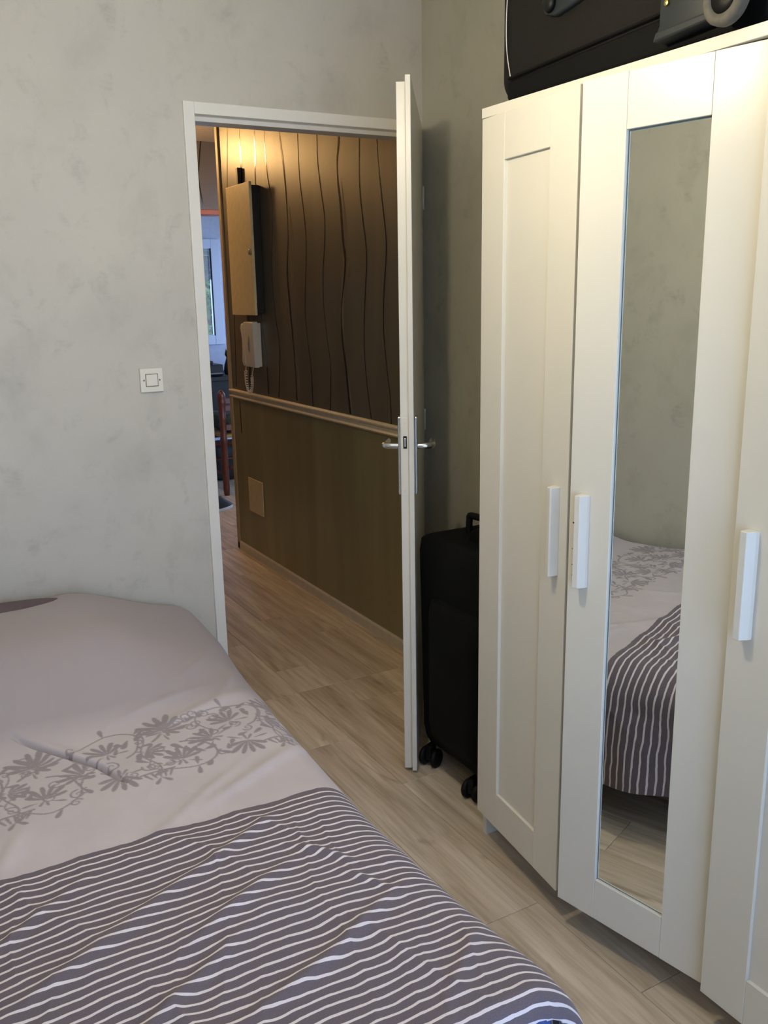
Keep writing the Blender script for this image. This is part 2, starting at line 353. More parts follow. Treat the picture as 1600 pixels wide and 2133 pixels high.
# chair rail, skirting and end strip of the hall wall
prof = [(0, .918), (.010, .918), (.016, .926), (.010, .934), (.010, .946), (.018, .954), (.018, .960), (.008, .967), (0, .967)]
struct(MB().prism([(HX-p[0]-.0005, p[1]) for p in prof], YB+.105, HY1-.002, 'y').build('trim_2', m_rail), 'cream moulded rail along the hall wall below the wallpaper', 'rail')
struct(MB().prism([(HX-.0005, 0), (HX-.012, 0), (HX-.012, .042), (HX-.008, .05), (HX-.0005, .05)], YB+.105, HY1-.002, 'y').build('baseboard_hall', m_base), 'thin grey beige skirting along the hall dado', 'skirting')
struct(MB().box(HX-.012, HX+.1, HY1-.03, HY1+.008, 0, ZC).build('trim_3', simple('beige_corner_paint', srgb(178, 156, 120), .45), bevel=.003), 'beige upright strip capping the end of the hall wall', 'trim')
struct(MB().box(.75, .85, YB+.1, YE, 0, ZC).build('wall_hall_left', m_paper), 'papered hall wall hidden past the door frame', 'wall')
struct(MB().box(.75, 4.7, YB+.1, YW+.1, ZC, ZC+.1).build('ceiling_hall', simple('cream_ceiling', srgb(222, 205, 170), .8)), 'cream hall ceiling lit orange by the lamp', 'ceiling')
struct(MB().box(.85, 1.80, YE, YE+.1, 0, ZC).box(1.80, 4.45, YE, YE+.1, 2.032, ZC).box(4.45, 4.6, YE, YE+.1, 0, ZC).build('wall_hall_end', m_paper), 'taupe papered wall above the far opening', 'wall')  # opening widened out of view so the added window's daylight passes
m_ = MB()
strip([(0, 0), (1, 0)], .001, 0, 'x', m_line, None) if False else None
wl = bpy.data.objects['wall_hall_end']
pl_ = smooth_line([(2.155, 0, 2.50), (2.14, 0, 2.40), (2.125, 0, 2.27), (2.135, 0, 2.16), (2.15, 0, 2.065)], 6); vs = []; fs = []
for i, p in enumerate(pl_): vs += [(p.x-.004, YE-.001, p.z), (p.x+.004, YE-.001, p.z)]
for i in range(len(pl_)-1): fs.append((2*i, 2*i+1, 2*i+3, 2*i+2))
MB().add(vs, fs).build('wavy_line', m_line, wl)
struct(MB().box(1.80, 4.45, YE-.012, YE+.11, 2.030, 2.064).box(1.80, 1.83, YE-.012, YE+.11, 0, 2.03).box(4.42, 4.45, YE-.012, YE+.11, 0, 2.03).build('trim_4', m_pine, bevel=.003), 'varnished orange pine surround of the far opening', 'door frame')
struct(MB().box(HX+.1, 2.3, 4.95, HY1, 0, ZC).box(4.4, 4.6, 4.95, HY1, 0, ZC).box(2.3, 4.4, 4.95, HY1, 0, .1).box(2.3, 4.4, 4.95, HY1, 2.3, ZC).build('wall_living', m_ceil), 'wall of the far room beside the hall corner', 'wall')  # real wall; its wide opening is added for daylight on the far wall
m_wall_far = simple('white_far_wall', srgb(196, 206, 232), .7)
fx = (1.85, 2.885, 1.066, 1.985)
struct(MB().box(.75, fx[0], YW, YW+.1, 0, ZC).box(fx[1], 4.7, YW, YW+.1, 0, ZC).box(fx[0], fx[1], YW, YW+.1, 0, fx[2]).box(fx[0], fx[1], YW, YW+.1, fx[3], ZC).build('wall_far', m_wall_far), 'pale wall of the far room around its window', 'wall')
struct(MB().box(4.6, 4.7, 4.95, 6.4, 0, ZC).box(4.6, 4.7, 7.9, YW, 0, ZC).box(4.6, 4.7, 6.4, 7.9, 0, .15).box(4.6, 4.7, 6.4, 7.9, 2.4, ZC).build('wall_far_right', m_wall_far), 'far room wall with a second window', 'wall')
struct(MB().box(.75, .85, YE, YW, 0, ZC).build('wall_far_left', m_wall_far), 'left wall of the far room', 'wall')
w = empty('window_2', (fx[0], YW, fx[2]), 0, 'white framed far window with half lowered shutter', 'window', kind=S)
ww_, hh_ = fx[1]-fx[0], fx[3]-fx[2]
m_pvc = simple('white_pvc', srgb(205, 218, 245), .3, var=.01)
MB().box(0, .085, -.03, .04, 0, hh_).box(ww_-.085, ww_, -.03, .04, 0, hh_).box(.085, ww_-.085, -.03, .04, 0, .085).box(.085, ww_-.085, -.03, .04, hh_-.085, hh_).box(ww_/2-.05, ww_/2+.05, -.03, .04, .085, hh_-.085).build('window_frame', m_pvc, w, bevel=.004)
MB().box(ww_-.091, ww_-.083, -.032, -.02, .08, hh_-.08).build('gasket', m_dark, w)
MB().box(.085, ww_/2-.05, 0, .008, .085, hh_-.085).box(ww_/2+.05, ww_-.085, 0, .008, .085, hh_-.085).build('pane', m_glass, w)
m_slat = simple('grey_shutter_slat', srgb(120, 122, 120), .6)
nz = 7
for i in range(nz):
    za = 1.640-fx[2]+i*.042
    MB().prism([(.062, za), (.070, za+.004), (.074, za+.02), (.070, za+.036), (.062, za+.039)], .05, ww_-.05, 'x').build('slat', m_slat, w)
w = empty('window_3', (4.65, 6.4, .15), 0, 'side window lighting the far room', 'window', kind=S)
MB().box(-.03, .03, 0, .07, 0, 2.25).box(-.03, .03, 1.43, 1.5, 0, 2.25).box(-.03, .03, .07, 1.43, 0, .07).box(-.03, .03, .07, 1.43, 2.18, 2.25).build('window_frame', m_pvc, w)
MB().box(-.004, .004, .07, 1.43, .07, 2.18).build('pane', m_glass, w)

w = empty('added_window', (2.3, 5.0, .1), 0, 'unseen patio window added to brighten the far room', 'window', kind=S)  # unseen window added so daylight brightens the far wall
MB().box(0, .07, -.03, .03, 0, 2.2).box(2.03, 2.1, -.03, .03, 0, 2.2).box(.07, 2.03, -.03, .03, 0, .07).box(.07, 2.03, -.03, .03, 2.13, 2.2).box(1.01, 1.09, -.03, .03, .07, 2.13).build('window_frame', m_pvc, w)
for xa_ in (.07, 1.09): MB().box(xa_, xa_+.94, -.004, .004, .07, 2.13).build('pane', m_glass, w)

# ------------------------------------------------------------------ lamps
def lamp_bulb(r, c):
    m = MB(); prof = [(max(.0005, r*math.sin(math.pi*i/12)), -r*math.cos(math.pi*i/12)) for i in range(13)]
    return m.lathe(prof, 20, c)
LX, LY, LZ, LR = .64, 1.42, 2.045, .028
lamp = empty('pendant_lamp', (LX, LY, ZC), 0, 'bare bulb pendant hanging above the bed', 'lamp')
m_cord = simple('white_cord', srgb(215, 213, 208), .5)
MB().lathe([(.001, 0), (.05, 0), (.045, -.02), (.012, -.03), (.001, -.03)], 24).build('ceiling_cup', m_cord, lamp, smooth=True)
MB().tube([(0, 0, -.02), (0, 0, LZ-ZC+.09)], .003, 8).build('cord', m_cord, lamp)
MB().lathe([(.001, LZ-ZC+.10), (.014, LZ-ZC+.095), (.019, LZ-ZC+.06), (.019, LZ-ZC+.032), (.001, LZ-ZC+.031)], 20).build('socket', m_cord, lamp, smooth=True)
bulb_area = 4*math.pi*LR*LR
lamp_bulb(LR, (0, 0, LZ-ZC)).build('bulb', emit('warm_white_bulb', (1, .87, .62, 1), LAMP_POWER/(math.pi*bulb_area)), lamp, smooth=True)
HLX, HLY, HLZ, HR = 1.36, 5.75, 2.38, .07
hl = empty('hall_ceiling_lamp', (HLX, HLY, ZC), 0, 'warm globe lamp on the hall ceiling', 'lamp')
MB().lathe([(.001, 0), (.06, 0), (.055, -.03), (.03, -.05), (.001, -.05)], 24).build('ceiling_cup', m_cord, hl, smooth=True)
lamp_bulb(HR, (0, 0, HLZ-ZC)).build('globe', emit('amber_globe', (1, .58, .22, 1), HALL_POWER/(math.pi*4*math.pi*HR*HR)), hl, smooth=True)

# ------------------------------------------------------------------ wardrobe
WX, WY0, WY1, WH = 1.33, .678, 1.850, 1.902
wd = empty('wardrobe', (WX, WY1, 0), 0, 'white three door wardrobe with a mirror in its middle door', 'wardrobe')
def wb(name, x0, x1, y0, y1, z0, z1, mat=m_foil, parent=wd, bevel=.001): return rbox(name, x0-WX, x1-WX, y0-WY1, y1-WY1, z0, z1, mat, parent, bevel)
XBK = XR-.004
wb('side_panel', WX+.021, XBK, WY1-.017, WY1, 0, 1.879); wb('side_panel', WX+.021, XBK, WY0, WY0+.017, 0, 1.879)
for yy in (1.455, 1.065): wb('partition', WX+.024, XBK-.01, yy-.008, yy+.008, .105, 1.879, m_foil_in)
wb('top_board', WX, XBK, WY0, WY1, 1.880, WH); wb('bottom_board', WX+.024, XBK-.01, WY0+.018, WY1-.018, .085, .103, m_foil_in)
wb('back_panel', XBK-.006, XBK, WY0+.018, WY1-.018, .085, 1.879, m_foil_in)
for yy in (1.45, 1.06): wb('middle_foot', WX+.26, WX+.32, yy-.02, yy+.02, 0, .085, m_dark)
m_mirror = NT('silver_mirror').set((.80, .815, .79, 1), .0, 1.0)
m_mirror_edge = simple('mirror_glass_edge', srgb(90, 125, 140), .1)
def wdoor(hx, hy, tx, ty, mirror, hand, label):
    """hx,hy hinge corner on the outer face; tx,ty free corner. local +x: hinge->free, local outward normal +n"""
    a = math.atan2(ty-hy, tx-hx); e = empty('door', (hx-WX, hy-WY1, 0), a); e.parent = wd; e['label'] = label
    W = math.hypot(tx-hx, ty-hy); out = Matrix.Rotation(a, 3, 'Z') @ Vector((0, 1, 0)); s = 1 if out.x < 0 else -1
    z0, z1 = .080, 1.878; st, rl = .103, .101
    def q(name, a0, a1, n0, n1, zz0, zz1, mat=m_foil, bevel=.0012):
        p0, p1 = sorted((n0*s, n1*s)); return rbox(name, a0, a1, p0, p1, zz0, zz1, mat, e, bevel)
    q('stile', 0, st, -.018, 0, z0, z1); q('stile', W-st, W, -.018, 0, z0, z1)
    q('rail', st+.0003, W-st-.0003, -.018, -.0003, z1-rl, z1); q('rail', st+.0003, W-st-.0003, -.018, -.0003, z0, z0+rl)
    if mirror:
        q('inset_panel', st-.001, W-st+.001, -.017, -.012, z0+rl-.001, z1-rl+.001)
        q('mirror_glass', st+.0012, W-st-.0012, -.012, -.0083, z0+rl+.0012, z1-rl-.0012, m_mirror_edge, 0)
        q('mirror', st+.0032, W-st-.0032, -.0085, -.0078, z0+rl+.0032, z1-rl-.0032, m_mirror, 0)
    else:
        q('inset_panel', st-.001, W-st+.001, -.016, -.008, z0+rl-.001, z1-rl+.001)
    # handle: bar with one slanted flank
    c0 = W-.053; wdt = .022; zz0, zz1 = .868, 1.070
    pr = [(c0, 0), (c0+.001, .008), (c0+.009, .024), (c0+.022, .025), (c0+wdt+.002, .022), (c0+wdt+.002, 0)]
    MB().prism([(p[0], p[1]*s) for p in pr], zz0, zz1, 'z').build('handle', m_handle, e, bevel=.0012)
    return e, W, s
wdoor(1.33, 1.848, 1.282, 1.458, False, 1, 'white panelled door nearest the suitcase')
e2, W2, s2 = wdoor(1.345, 1.068, 1.273, 1.440, True, 1, 'white door with a tall mirror, slightly ajar')
wdoor(1.330, .680, 1.327, 1.058, False, 1, 'white panelled door at the near end')
hb = [c for c in e2.children if c.name.startswith('handle')][0]
for zz, dx, r in ((1.012, .0, .0022), (.955, .0006, .0012), (.92, .0003, .0013), (.897, .0, .001)):
    MB().lathe([(.0002, -.0006), (r, 0), (.0002, .0006)], 8, (W2-.0305+dx, .0250*s2, zz), 'y').build('paint_chip', m_chip, e2)

# ------------------------------------------------------------------ suitcases
m_black = simple('black_nylon', (.0035, .0037, .0038, 1), .8, var=.25, scale=220, bump=.25, spec=.12)
m_blackp = simple('black_plastic', (.005, .005, .0053, 1), .5, spec=.2)
m_brown = simple('charcoal_brown_weave', (.0075, .0062, .0056, 1), .8, var=.25, scale=260, bump=.3, spec=.2)
m_guard = simple('slate_plastic', (.014, .018, .021, 1), .45, spec=.3)
m_tyre = simple('dusty_grey_rubber', (.085, .078, .064, 1), .8, var=.25, scale=40)
m_pipe = simple('pale_piping', srgb(190, 188, 184), .5)
def rounded(x0, x1, y0, y1, z0, z1, r, name, mat, parent, seg=5):
    return MB().box(x0, x1, y0, y1, z0, z1).build(name, mat, parent, bevel=r, seg=seg)
# floor suitcase: local x along its broad face (towards +y world), local y depth away from the room
s1 = empty('suitcase', (1.405, 1.885, 0), 0, 'black soft suitcase on wheels standing between door and wardrobe', 'suitcase')
SW, SD, ST = .405, .30, .772
def body(x0, x1, y0, y1, z0, z1, taper, bul, name, mat, parent, n=12, rad=.035):
    """soft box in world-like axes with rounded edges and bulging faces"""
    bm = bmesh.new(); bmesh.ops.create_cube(bm, size=2); bmesh.ops.subdivide_edges(bm, edges=bm.edges, cuts=n, use_grid_fill=True)
    c = Vector(((x0+x1)/2, (y0+y1)/2, (z0+z1)/2)); hx, hy, hz = (x1-x0)/2, (y1-y0)/2, (z1-z0)/2
    for v in bm.verts:
        p = v.co.copy(); h = Vector((hx, hy, hz)); r = rad
        q = Vector((p.x*hx, p.y*hy, p.z*hz)); inner = Vector([max(-(h[i]-r), min(h[i]-r, q[i])) for i in range(3)])
        dd = q-inner
        if dd.length > 1e-6: q = inner+dd.normalized()*r
        bx = bul*(1-p.y**2)*(1-p.z**2); by = bul*.6*(1-p.x**2)*(1-p.z**2)
        if abs(p.x) > .999: q.x += bx*(1 if p.x > 0 else -1)
        if abs(p.y) > .999: q.y += by*(1 if p.y > 0 else -1)
        k = 1-taper*(.5-.5*p.z)
        q.x *= k; q.y *= k
        v.co = q+c
    me = bpy.data.meshes.new(name); bm.to_mesh(me); bm.free(); me.shade_smooth(); me.materials.append(mat)
    o = bpy.data.objects.new(name, me); COL.objects.link(o); o.parent = parent; return o
body(0, SD, 0, SW, .085, ST, .05, .010, 'body', m_black, s1)
MB().tube(smooth_line([(.03, SW-.02, ST-.012), (.02, SW*.5, ST-.010), (.03, .02, ST-.012)], 6), .004, 6).build('piping', m_blackp, s1, smooth=True)
body(-.032, .02, .03, SW-.10, .14, .60, 0, .004, 'front_pocket', m_black, s1, 8)
rounded(.03, SD-.01, .02, SW-.02, .07, .11, .012, 'base_plate', m_blackp, s1)
# carry handle and trolley handle at the back
MB().tube(smooth_line([(.140, .10, ST-.03), (.140, .10, ST+.040), (.140, .115, ST+.056), (.140, .29, ST+.056), (.140, .313, ST+.040), (.140, .313, ST-.03)], 5), .0105, 10).build('trolley_handle', m_blackp, s1, smooth=True)
MB().prism([(.10, ST-.015), (.108, ST+.030), (.13, ST+.042), (.21, ST+.042), (.235, ST+.028), (.25, ST-.015)], .085, .12, 'x').build('carry_handle', m_black, s1, bevel=.008, seg=3)
MB().tube(smooth_line([(.035, .075, ST-.010), (.030, .085, ST+.004), (.034, .098, ST-.002), (.04, .10, ST-.014)], 5), .004, 8).build('zip_pull', m_steel, s1, smooth=True)
for (wx, wy) in ((.022, .115), (.022, .355), (SD-.05, .115), (SD-.05, .355)):
    wh_ = empty('wheel', (wx, wy, .031), rnd.uniform(.15, .45)); wh_.parent = s1
    for k in (-1, 1):
        MB().lathe([(.006, k*.021-.008), (.027, k*.021-.008), (.031, k*.021-.003), (.031, k*.021+.003), (.027, k*.021+.008), (.006, k*.021+.008)], 24, (0, 0, 0), 'y').build('tyre', m_blackp, wh_, smooth=True)
    MB().box(-.018, .018, -.011, .011, -.008, .045).build('fork', m_blackp, wh_, bevel=.004)
# suitcase on top of the wardrobe
s3 = empty('suitcase', (1.36, 1.848, WH), 0, 'charcoal suitcase with pale piping lying on top of the wardrobe', 'suitcase')
CL, CH, CDp = .80, .33, .46
body(0, CDp, -CL, 0, 0, CH, 0, .004, 'body', m_brown, s3, 18, .06)
ya, yb = -.066, -CL+.045
tv = []
for y_, top in ((ya, .046), (yb, .078)):
    tv += [(.03, y_, .003), (-.002, y_, .003), (-.009, y_, .012), (-.009, y_, top-.006), (-.003, y_, top), (.03, y_, top)]
MB().add(tv, [(i, (i+1) % 6, 6+(i+1) % 6, 6+i) for i in range(6)]+[tuple(range(6)), tuple(range(6, 12))]).build('edge_trim', m_black, s3, bevel=.003)
MB().tube([(-.0085, -.07, .0525), (-.0095, -CL+.06, .084)], .0035, 8).build('seam_cord', m_black, s3, smooth=True)
MB().tube(smooth_line([(-.006, -.074, .052), (-.0065, -.059, .115), (-.006, -.056, .19), (-.005, -.064, .28)], 8), .0012, 6).build('piping', m_pipe, s3, smooth=True)
# slate wheel bracket and wheel
gd = MB().prism([(-.535, .030), (-.545, .042), (-.545, .115), (-.56, .135), (-.64, .15), (-.70, .13), (-.715, .07), (-.70, .045), (-.66, .036)], -.036, .004, 'x').build('wheel_bracket', m_guard, s3, bevel=.006, seg=3)
MB().prism([(-.538, .018), (-.545, .034), (-.66, .040), (-.665, .026)], -.042, -.002, 'x').build('bracket_lip', m_guard, gd, bevel=.003)
MB().lathe([(.0005, -.004), (.005, -.003), (.0055, 0), (.0005, .001)], 12, (-.037, -.565, .078), 'x').build('rivet', simple('brass_rivet', srgb(170, 150, 90), .3, 1), gd)
MB().lathe([(.026, -.010), (.038, -.011), (.044, -.006), (.044, .006), (.038, .011), (.026, .010)], 32, (-.050, -.708, .049), 'x', True).build('wheel', m_tyre, s3, smooth=True)
MB().lathe([(.004, -.004), (.026, -.007), (.026, .009), (.004, .009)], 24, (-.050, -.708, .049), 'x').build('hub', m_blackp, s3, smooth=True)
gf = MB().prism([(-.19, .175), (-.20, .150), (-.235, .140), (-.27, .145), (-.36, .160), (-.37, .19), (-.20, .20)], -.018, .004, 'x').build('foot_block', m_guard, s3, bevel=.006, seg=3)
MB().lathe([(.0005, -.008), (.014, -.008), (.018, 0), (.0005, .002)], 18, (-.020, -.222, .166), 'x').build('foot_stud', m_blackp, gf, smooth=True)

# ------------------------------------------------------------------ bed
m_bedbase = simple('dark_upholstery', srgb(40, 38, 40), .85)
bd = empty('bed', (.15, 1.85, 0), 0, 'low dark bed base standing along the wall', 'bed')
rbox('base', -.60, .59, -.97, 1.03, .13, .27, m_bedbase, bd, .01)
for sx in (-.52, .50):
    for sy in (-.9, .95): MB().lathe([(.022, 0), (.03, .13)], 16, (sx, sy, 0)).build('leg', m_bedbase, bd, smooth=True)
m_blue = simple('blue_sheet', srgb(52, 78, 140), .8, var=.1, scale=14, bump=.1)
mt = MB().box(-.445, .770, .850, 2.885, .271, .452).build('mattress', m_blue, bevel=.035, seg=4)
tag(mt, 'mattress in a blue fitted sheet peeking out under the striped duvet corner', 'mattress')

# numpy value noise
_rs = np.random.RandomState(7); _tab = _rs.rand(256, 256)
def vn(x, y):
    xi = np.floor(x).astype(int); yi = np.floor(y).astype(int); fx_ = x-xi; fy_ = y-yi
    fx_ = fx_*fx_*fx_*(fx_*(fx_*6-15)+10); fy_ = fy_*fy_*fy_*(fy_*(fy_*6-15)+10)
    g = lambda a, c: _tab[a % 256, c % 256]
    return (g(xi, yi)*(1-fx_)+g(xi+1, yi)*fx_)*(1-fy_)+(g(xi, yi+1)*(1-fx_)+g(xi+1, yi+1)*fx_)*fy_-.5
def sst(a, c, x): t = np.clip((x-a)/(c-a), 0, 1); return t*t*(3-2*t)
XW = -.465
def xe_of(y): return np.interp(y, [.80, .95, 1.1, 1.5, 2.0, 2.3, 2.6, 2.88], [.832, .835, .815, .806, .822, .845, .88, .892])
def top_z(x, y):
    bul = .125*(1-sst(.42, .86, x))*sst(2.02, 2.48, y)*(1-.16*sst(2.62, 2.9, y))
    z = .472+bul + .006*np.sin(x*5)
    z -= .022*(1-sst(.28, .52, x))*sst(2.74, 2.87, y)
    return z
def wrinkle(x, y):
    stripe = 1-sst(1.50, 1.62, y); wx = x+.05*vn(x*3+9, y*3)+.03*vn(x*9, y*7)
    r1 = 1-np.abs(vn(wx*6.5+y*2.5, y*2.0+3)*2); r2 = 1-np.abs(vn(wx*15-y*4+40, y*5.0)*2)
    a = (np.clip(r1, 0, 1)**2)*.007+(np.clip(r2, 0, 1)**3)*.0028
    s = vn(x*4+20, y*3+7)*.010+vn(x*13, y*9)*.003
    base = a*(.30+.70*stripe)*(1-.75*sst(2.15, 2.4, y))+s*(1-.5*sst(2.15, 2.4, y))
    # diagonal pulls above the stripes
    for (cx, cy, ang, ln, am, wd_) in ((.62, 1.70, .5, .18, .008, .018), (.50, 1.67, .65, .16, .006, .016), (.62, 2.06, .35, .16, .008, .02), (.55, 2.13, .3, .12, .005, .014), (.12, 1.66, 1.1, .1, .006, .02), (.70, 2.3, .9, .12, .008, .02), (.76, 2.2, 1.0, .12, .006, .015),
        (.33, 1.38, .45, .16, .010, .014), (.45, 1.30, .5, .14, .009, .013), (.20, 1.30, .4, .12, .008, .013), (.52, 1.48, .55, .10, .008, .012), (.60, 1.15, .5, .13, .009, .014), (.62, 1.36, -.9, .07, .008, .010), (.10, 1.42, .6, .12, .008, .012), (.45, 1.08, .35, .12, .008, .014), (.70, 1.0, .7, .1, .007, .014), (.30, 1.15, .55, .14, .009, .014), (.66, 1.24, -1.0, .06, .006, .009)):
        dx_, dy_ = x-cx, y-cy; s_ = dx_*math.cos(ang)+dy_*math.sin(ang); t_ = -dx_*math.sin(ang)+dy_*math.cos(ang)
        base = base+am*np.exp(-(t_/wd_)**2-(s_/ln)**2)
    # one sharp dark crease by the printed band
    P = np.array([(.19, 2.125), (.25, 2.04), (.297, 1.966), (.336, 1.903), (.374, 1.805)])
    dm = np.full(x.shape, 9.); kk = np.zeros(x.shape)
    for i in range(len(P)-1):
        ab = P[i+1]-P[i]; t_ = np.clip(((x-P[i][0])*ab[0]+(y-P[i][1])*ab[1])/(ab@ab), 0, 1)
        dd = np.hypot(x-P[i][0]-t_*ab[0], y-P[i][1]-t_*ab[1]); kk = np.where(dd < dm, (i+t_)/(len(P)-1), kk); dm = np.minimum(dm, dd)
    base = base-.034*np.exp(-(dm/.0062)**2)*np.sin(np.pi*np.clip(kk, .02, .98))**.6+.004*np.exp(-((dm-.018)/.012)**2)*np.sin(np.pi*np.clip(kk, .02, .98))
    return base
R0 = .10
def uvals():
    a = list(np.arange(XW, .84, .0026)); L = .30; tail = list(np.arange(.84, .84+.40, .008)); return np.array(a+tail)
def vvals():
    y_ = []; y = 2.885
    while y > .79:
        y_.append(y); y -= .0026 if 1.68 < y < 2.12 else .0055
    return np.array(y_)
UU, VV = np.meshgrid(uvals(), vvals())
xe = xe_of(np.clip(VV, .80, 2.9)); u_flat = xe-R0                       # flat until here, then quarter arc, then down
arc = R0*math.pi/2; q = np.clip((UU-u_flat)/arc, 0, 1); down = np.clip(UU-u_flat-arc, 0, None)
X = np.where(UU < u_flat, UU, u_flat+R0*np.sin(q*math.pi/2)); DZ = np.where(UU < u_flat, 0, -R0*(1-np.cos(q*math.pi/2)))-down
X = X+down*.07+np.clip(down, 0, .2)*.09*np.sin(VV*17+2*np.sin(VV*5))
# foot: quarter arc of radius .045 then a short hem
yf = .905; rf = .045; vq = np.clip((yf-VV)/(rf*math.pi/2), 0, 1); Y = np.where(VV > yf, VV, yf-rf*np.sin(vq*math.pi/2)); DZ2 = np.where(VV > yf, 0, -rf*(1-np.cos(vq*math.pi/2)))-np.clip(yf-rf*math.pi/2-VV, 0, None)
DZ2 = DZ2*(1+.25*np.sin(UU*9))
Z = top_z(np.minimum(X, xe), np.clip(VV, .8, 2.9))+DZ+DZ2
on_top = 1-sst(0, 1, q); wr = wrinkle(UU, VV); Z = Z+wr*(.25+.75*on_top); X = X+wr*.8*(1-on_top)
hem = .125+.02*np.sin(VV*6); over = Z < hem
Z = np.maximum(Z, hem-.0005*(UU-UU.min()))
keep_u = None
nv, nu = UU.shape
verts = np.stack([X, Y, Z], -1).reshape(-1, 3)
idx = np.arange(nv*nu).reshape(nv, nu)
quads = np.stack([idx[:-1, :-1], idx[1:, :-1], idx[1:, 1:], idx[:-1, 1:]], -1).reshape(-1, 4)
cut = np.where((UU > .60) & (UU < .815), .800+.052*np.exp(-((UU-.765)/.045)**2), .80)
ov = over.reshape(-1) | (VV < cut).reshape(-1); bad = ov[quads].sum(1) >= 3; quads = quads[~bad]
me = bpy.data.meshes.new('duvet')
me.vertices.add(len(verts)); me.vertices.foreach_set('co', verts.astype(np.float32).ravel())
me.loops.add(len(quads)*4); me.loops.foreach_set('vertex_index', quads.astype(np.int32).ravel())
me.polygons.add(len(quads)); me.polygons.foreach_set('loop_start', (np.arange(len(quads))*4).astype(np.int32))
me.update(calc_edges=True)
uvl = me.uv_layers.new(name='cloth'); uvc = np.stack([UU, VV], -1).reshape(-1, 2)[quads.ravel()]; uvl.data.foreach_set('uv', uvc.astype(np.float32).ravel())
# printed scroll ornament, drawn as a mask over the band
mask = np.zeros(nv*nu); fu = UU.ravel(); fv = VV.ravel()
# straighten the band: it climbs slightly to the right
bu = fu; bv = fv-(1.885+.05*np.clip((fu-.1)/.65, -1, 1.3))
sel_band = np.abs(bv) < .21
bi = np.where(sel_band)[0]; bx_, by_ = bu[bi], bv[bi]; bm_ = np.zeros(len(bi))
def near(cx, cy, r): return np.where((np.abs(bx_-cx) < r) & (np.abs(by_-cy) < r))[0]
def stroke(pts, w0, w1=None):
    global bm_
    w1 = w0 if w1 is None else w1; pts = np.array(pts); c = pts.mean(0); r = np.abs(pts-c).max()+.02; k = near(c[0], c[1], r)
    if not len(k): return
    px, py = bx_[k], by_[k]; n = len(pts)
    for i in range(n-1):
        ab = pts[i+1]-pts[i]; t_ = np.clip(((px-pts[i][0])*ab[0]+(py-pts[i][1])*ab[1])/(ab@ab+1e-12), 0, 1)
        wv = w0+(w1-w0)*(i+t_)/(n-1); dd = np.hypot(px-pts[i][0]-t_*ab[0], py-pts[i][1]-t_*ab[1]); bm_[k] = np.maximum(bm_[k], np.clip((wv/2-dd)/.0016+.5, 0, 1))
def petal(cx, cy, ang, ln, wd_):
    global bm_
    mx, my = cx+ln/2*math.cos(ang), cy+ln/2*math.sin(ang); k = near(mx, my, ln)
    if not len(k): return
    dx_, dy_ = bx_[k]-cx, by_[k]-cy; s_ = (dx_*math.cos(ang)+dy_*math.sin(ang))/ln; t_ = -dx_*math.sin(ang)+dy_*math.cos(ang)
    prof_ = wd_*np.clip(s_, 0, 1)**.8*np.sqrt(np.clip(1-s_**4, 0, 1)); prof_ = np.where((s_ > 0) & (s_ < 1), prof_, 0)
    bm_[k] = np.maximum(bm_[k], np.clip((prof_-np.abs(t_))/.0016+.4, 0, 1)*(prof_ > .0005))
def palmette(cx, cy, ang, sz):
    for k, (a, l, w_) in enumerate(((-1.12, .78, .15), (-.64, .98, .17), (-.21, .95, .14), (.21, .95, .14), (.64, .98, .17), (1.12, .78, .15))): petal(cx, cy, ang+a, sz*l, sz*w_)
    petal(cx, cy, ang+math.pi-.35, sz*.45, sz*.09); petal(cx, cy, ang+math.pi+.35, sz*.45, sz*.09); petal(cx+.2*sz*math.cos(ang+2.2), cy+.2*sz*math.sin(ang+2.2), ang+1.9, sz*.6, sz*.08); petal(cx+.2*sz*math.cos(ang-2.2), cy+.2*sz*math.sin(ang-2.2), ang-1.9, sz*.6, sz*.08)
def curl(cx, cy, r, a0, turns, w0=.0050, w1=.0028, hand=1):
    n = 26; pts = []
    for i in range(n):
        t_ = i/(n-1); rr = r*(1-.86*t_); a = a0+hand*turns*2*math.pi*t_; pts.append((cx+rr*math.cos(a), cy+rr*math.sin(a)))
    stroke(pts, w0, w1); return pts
rp = random.Random(11); UN = .30
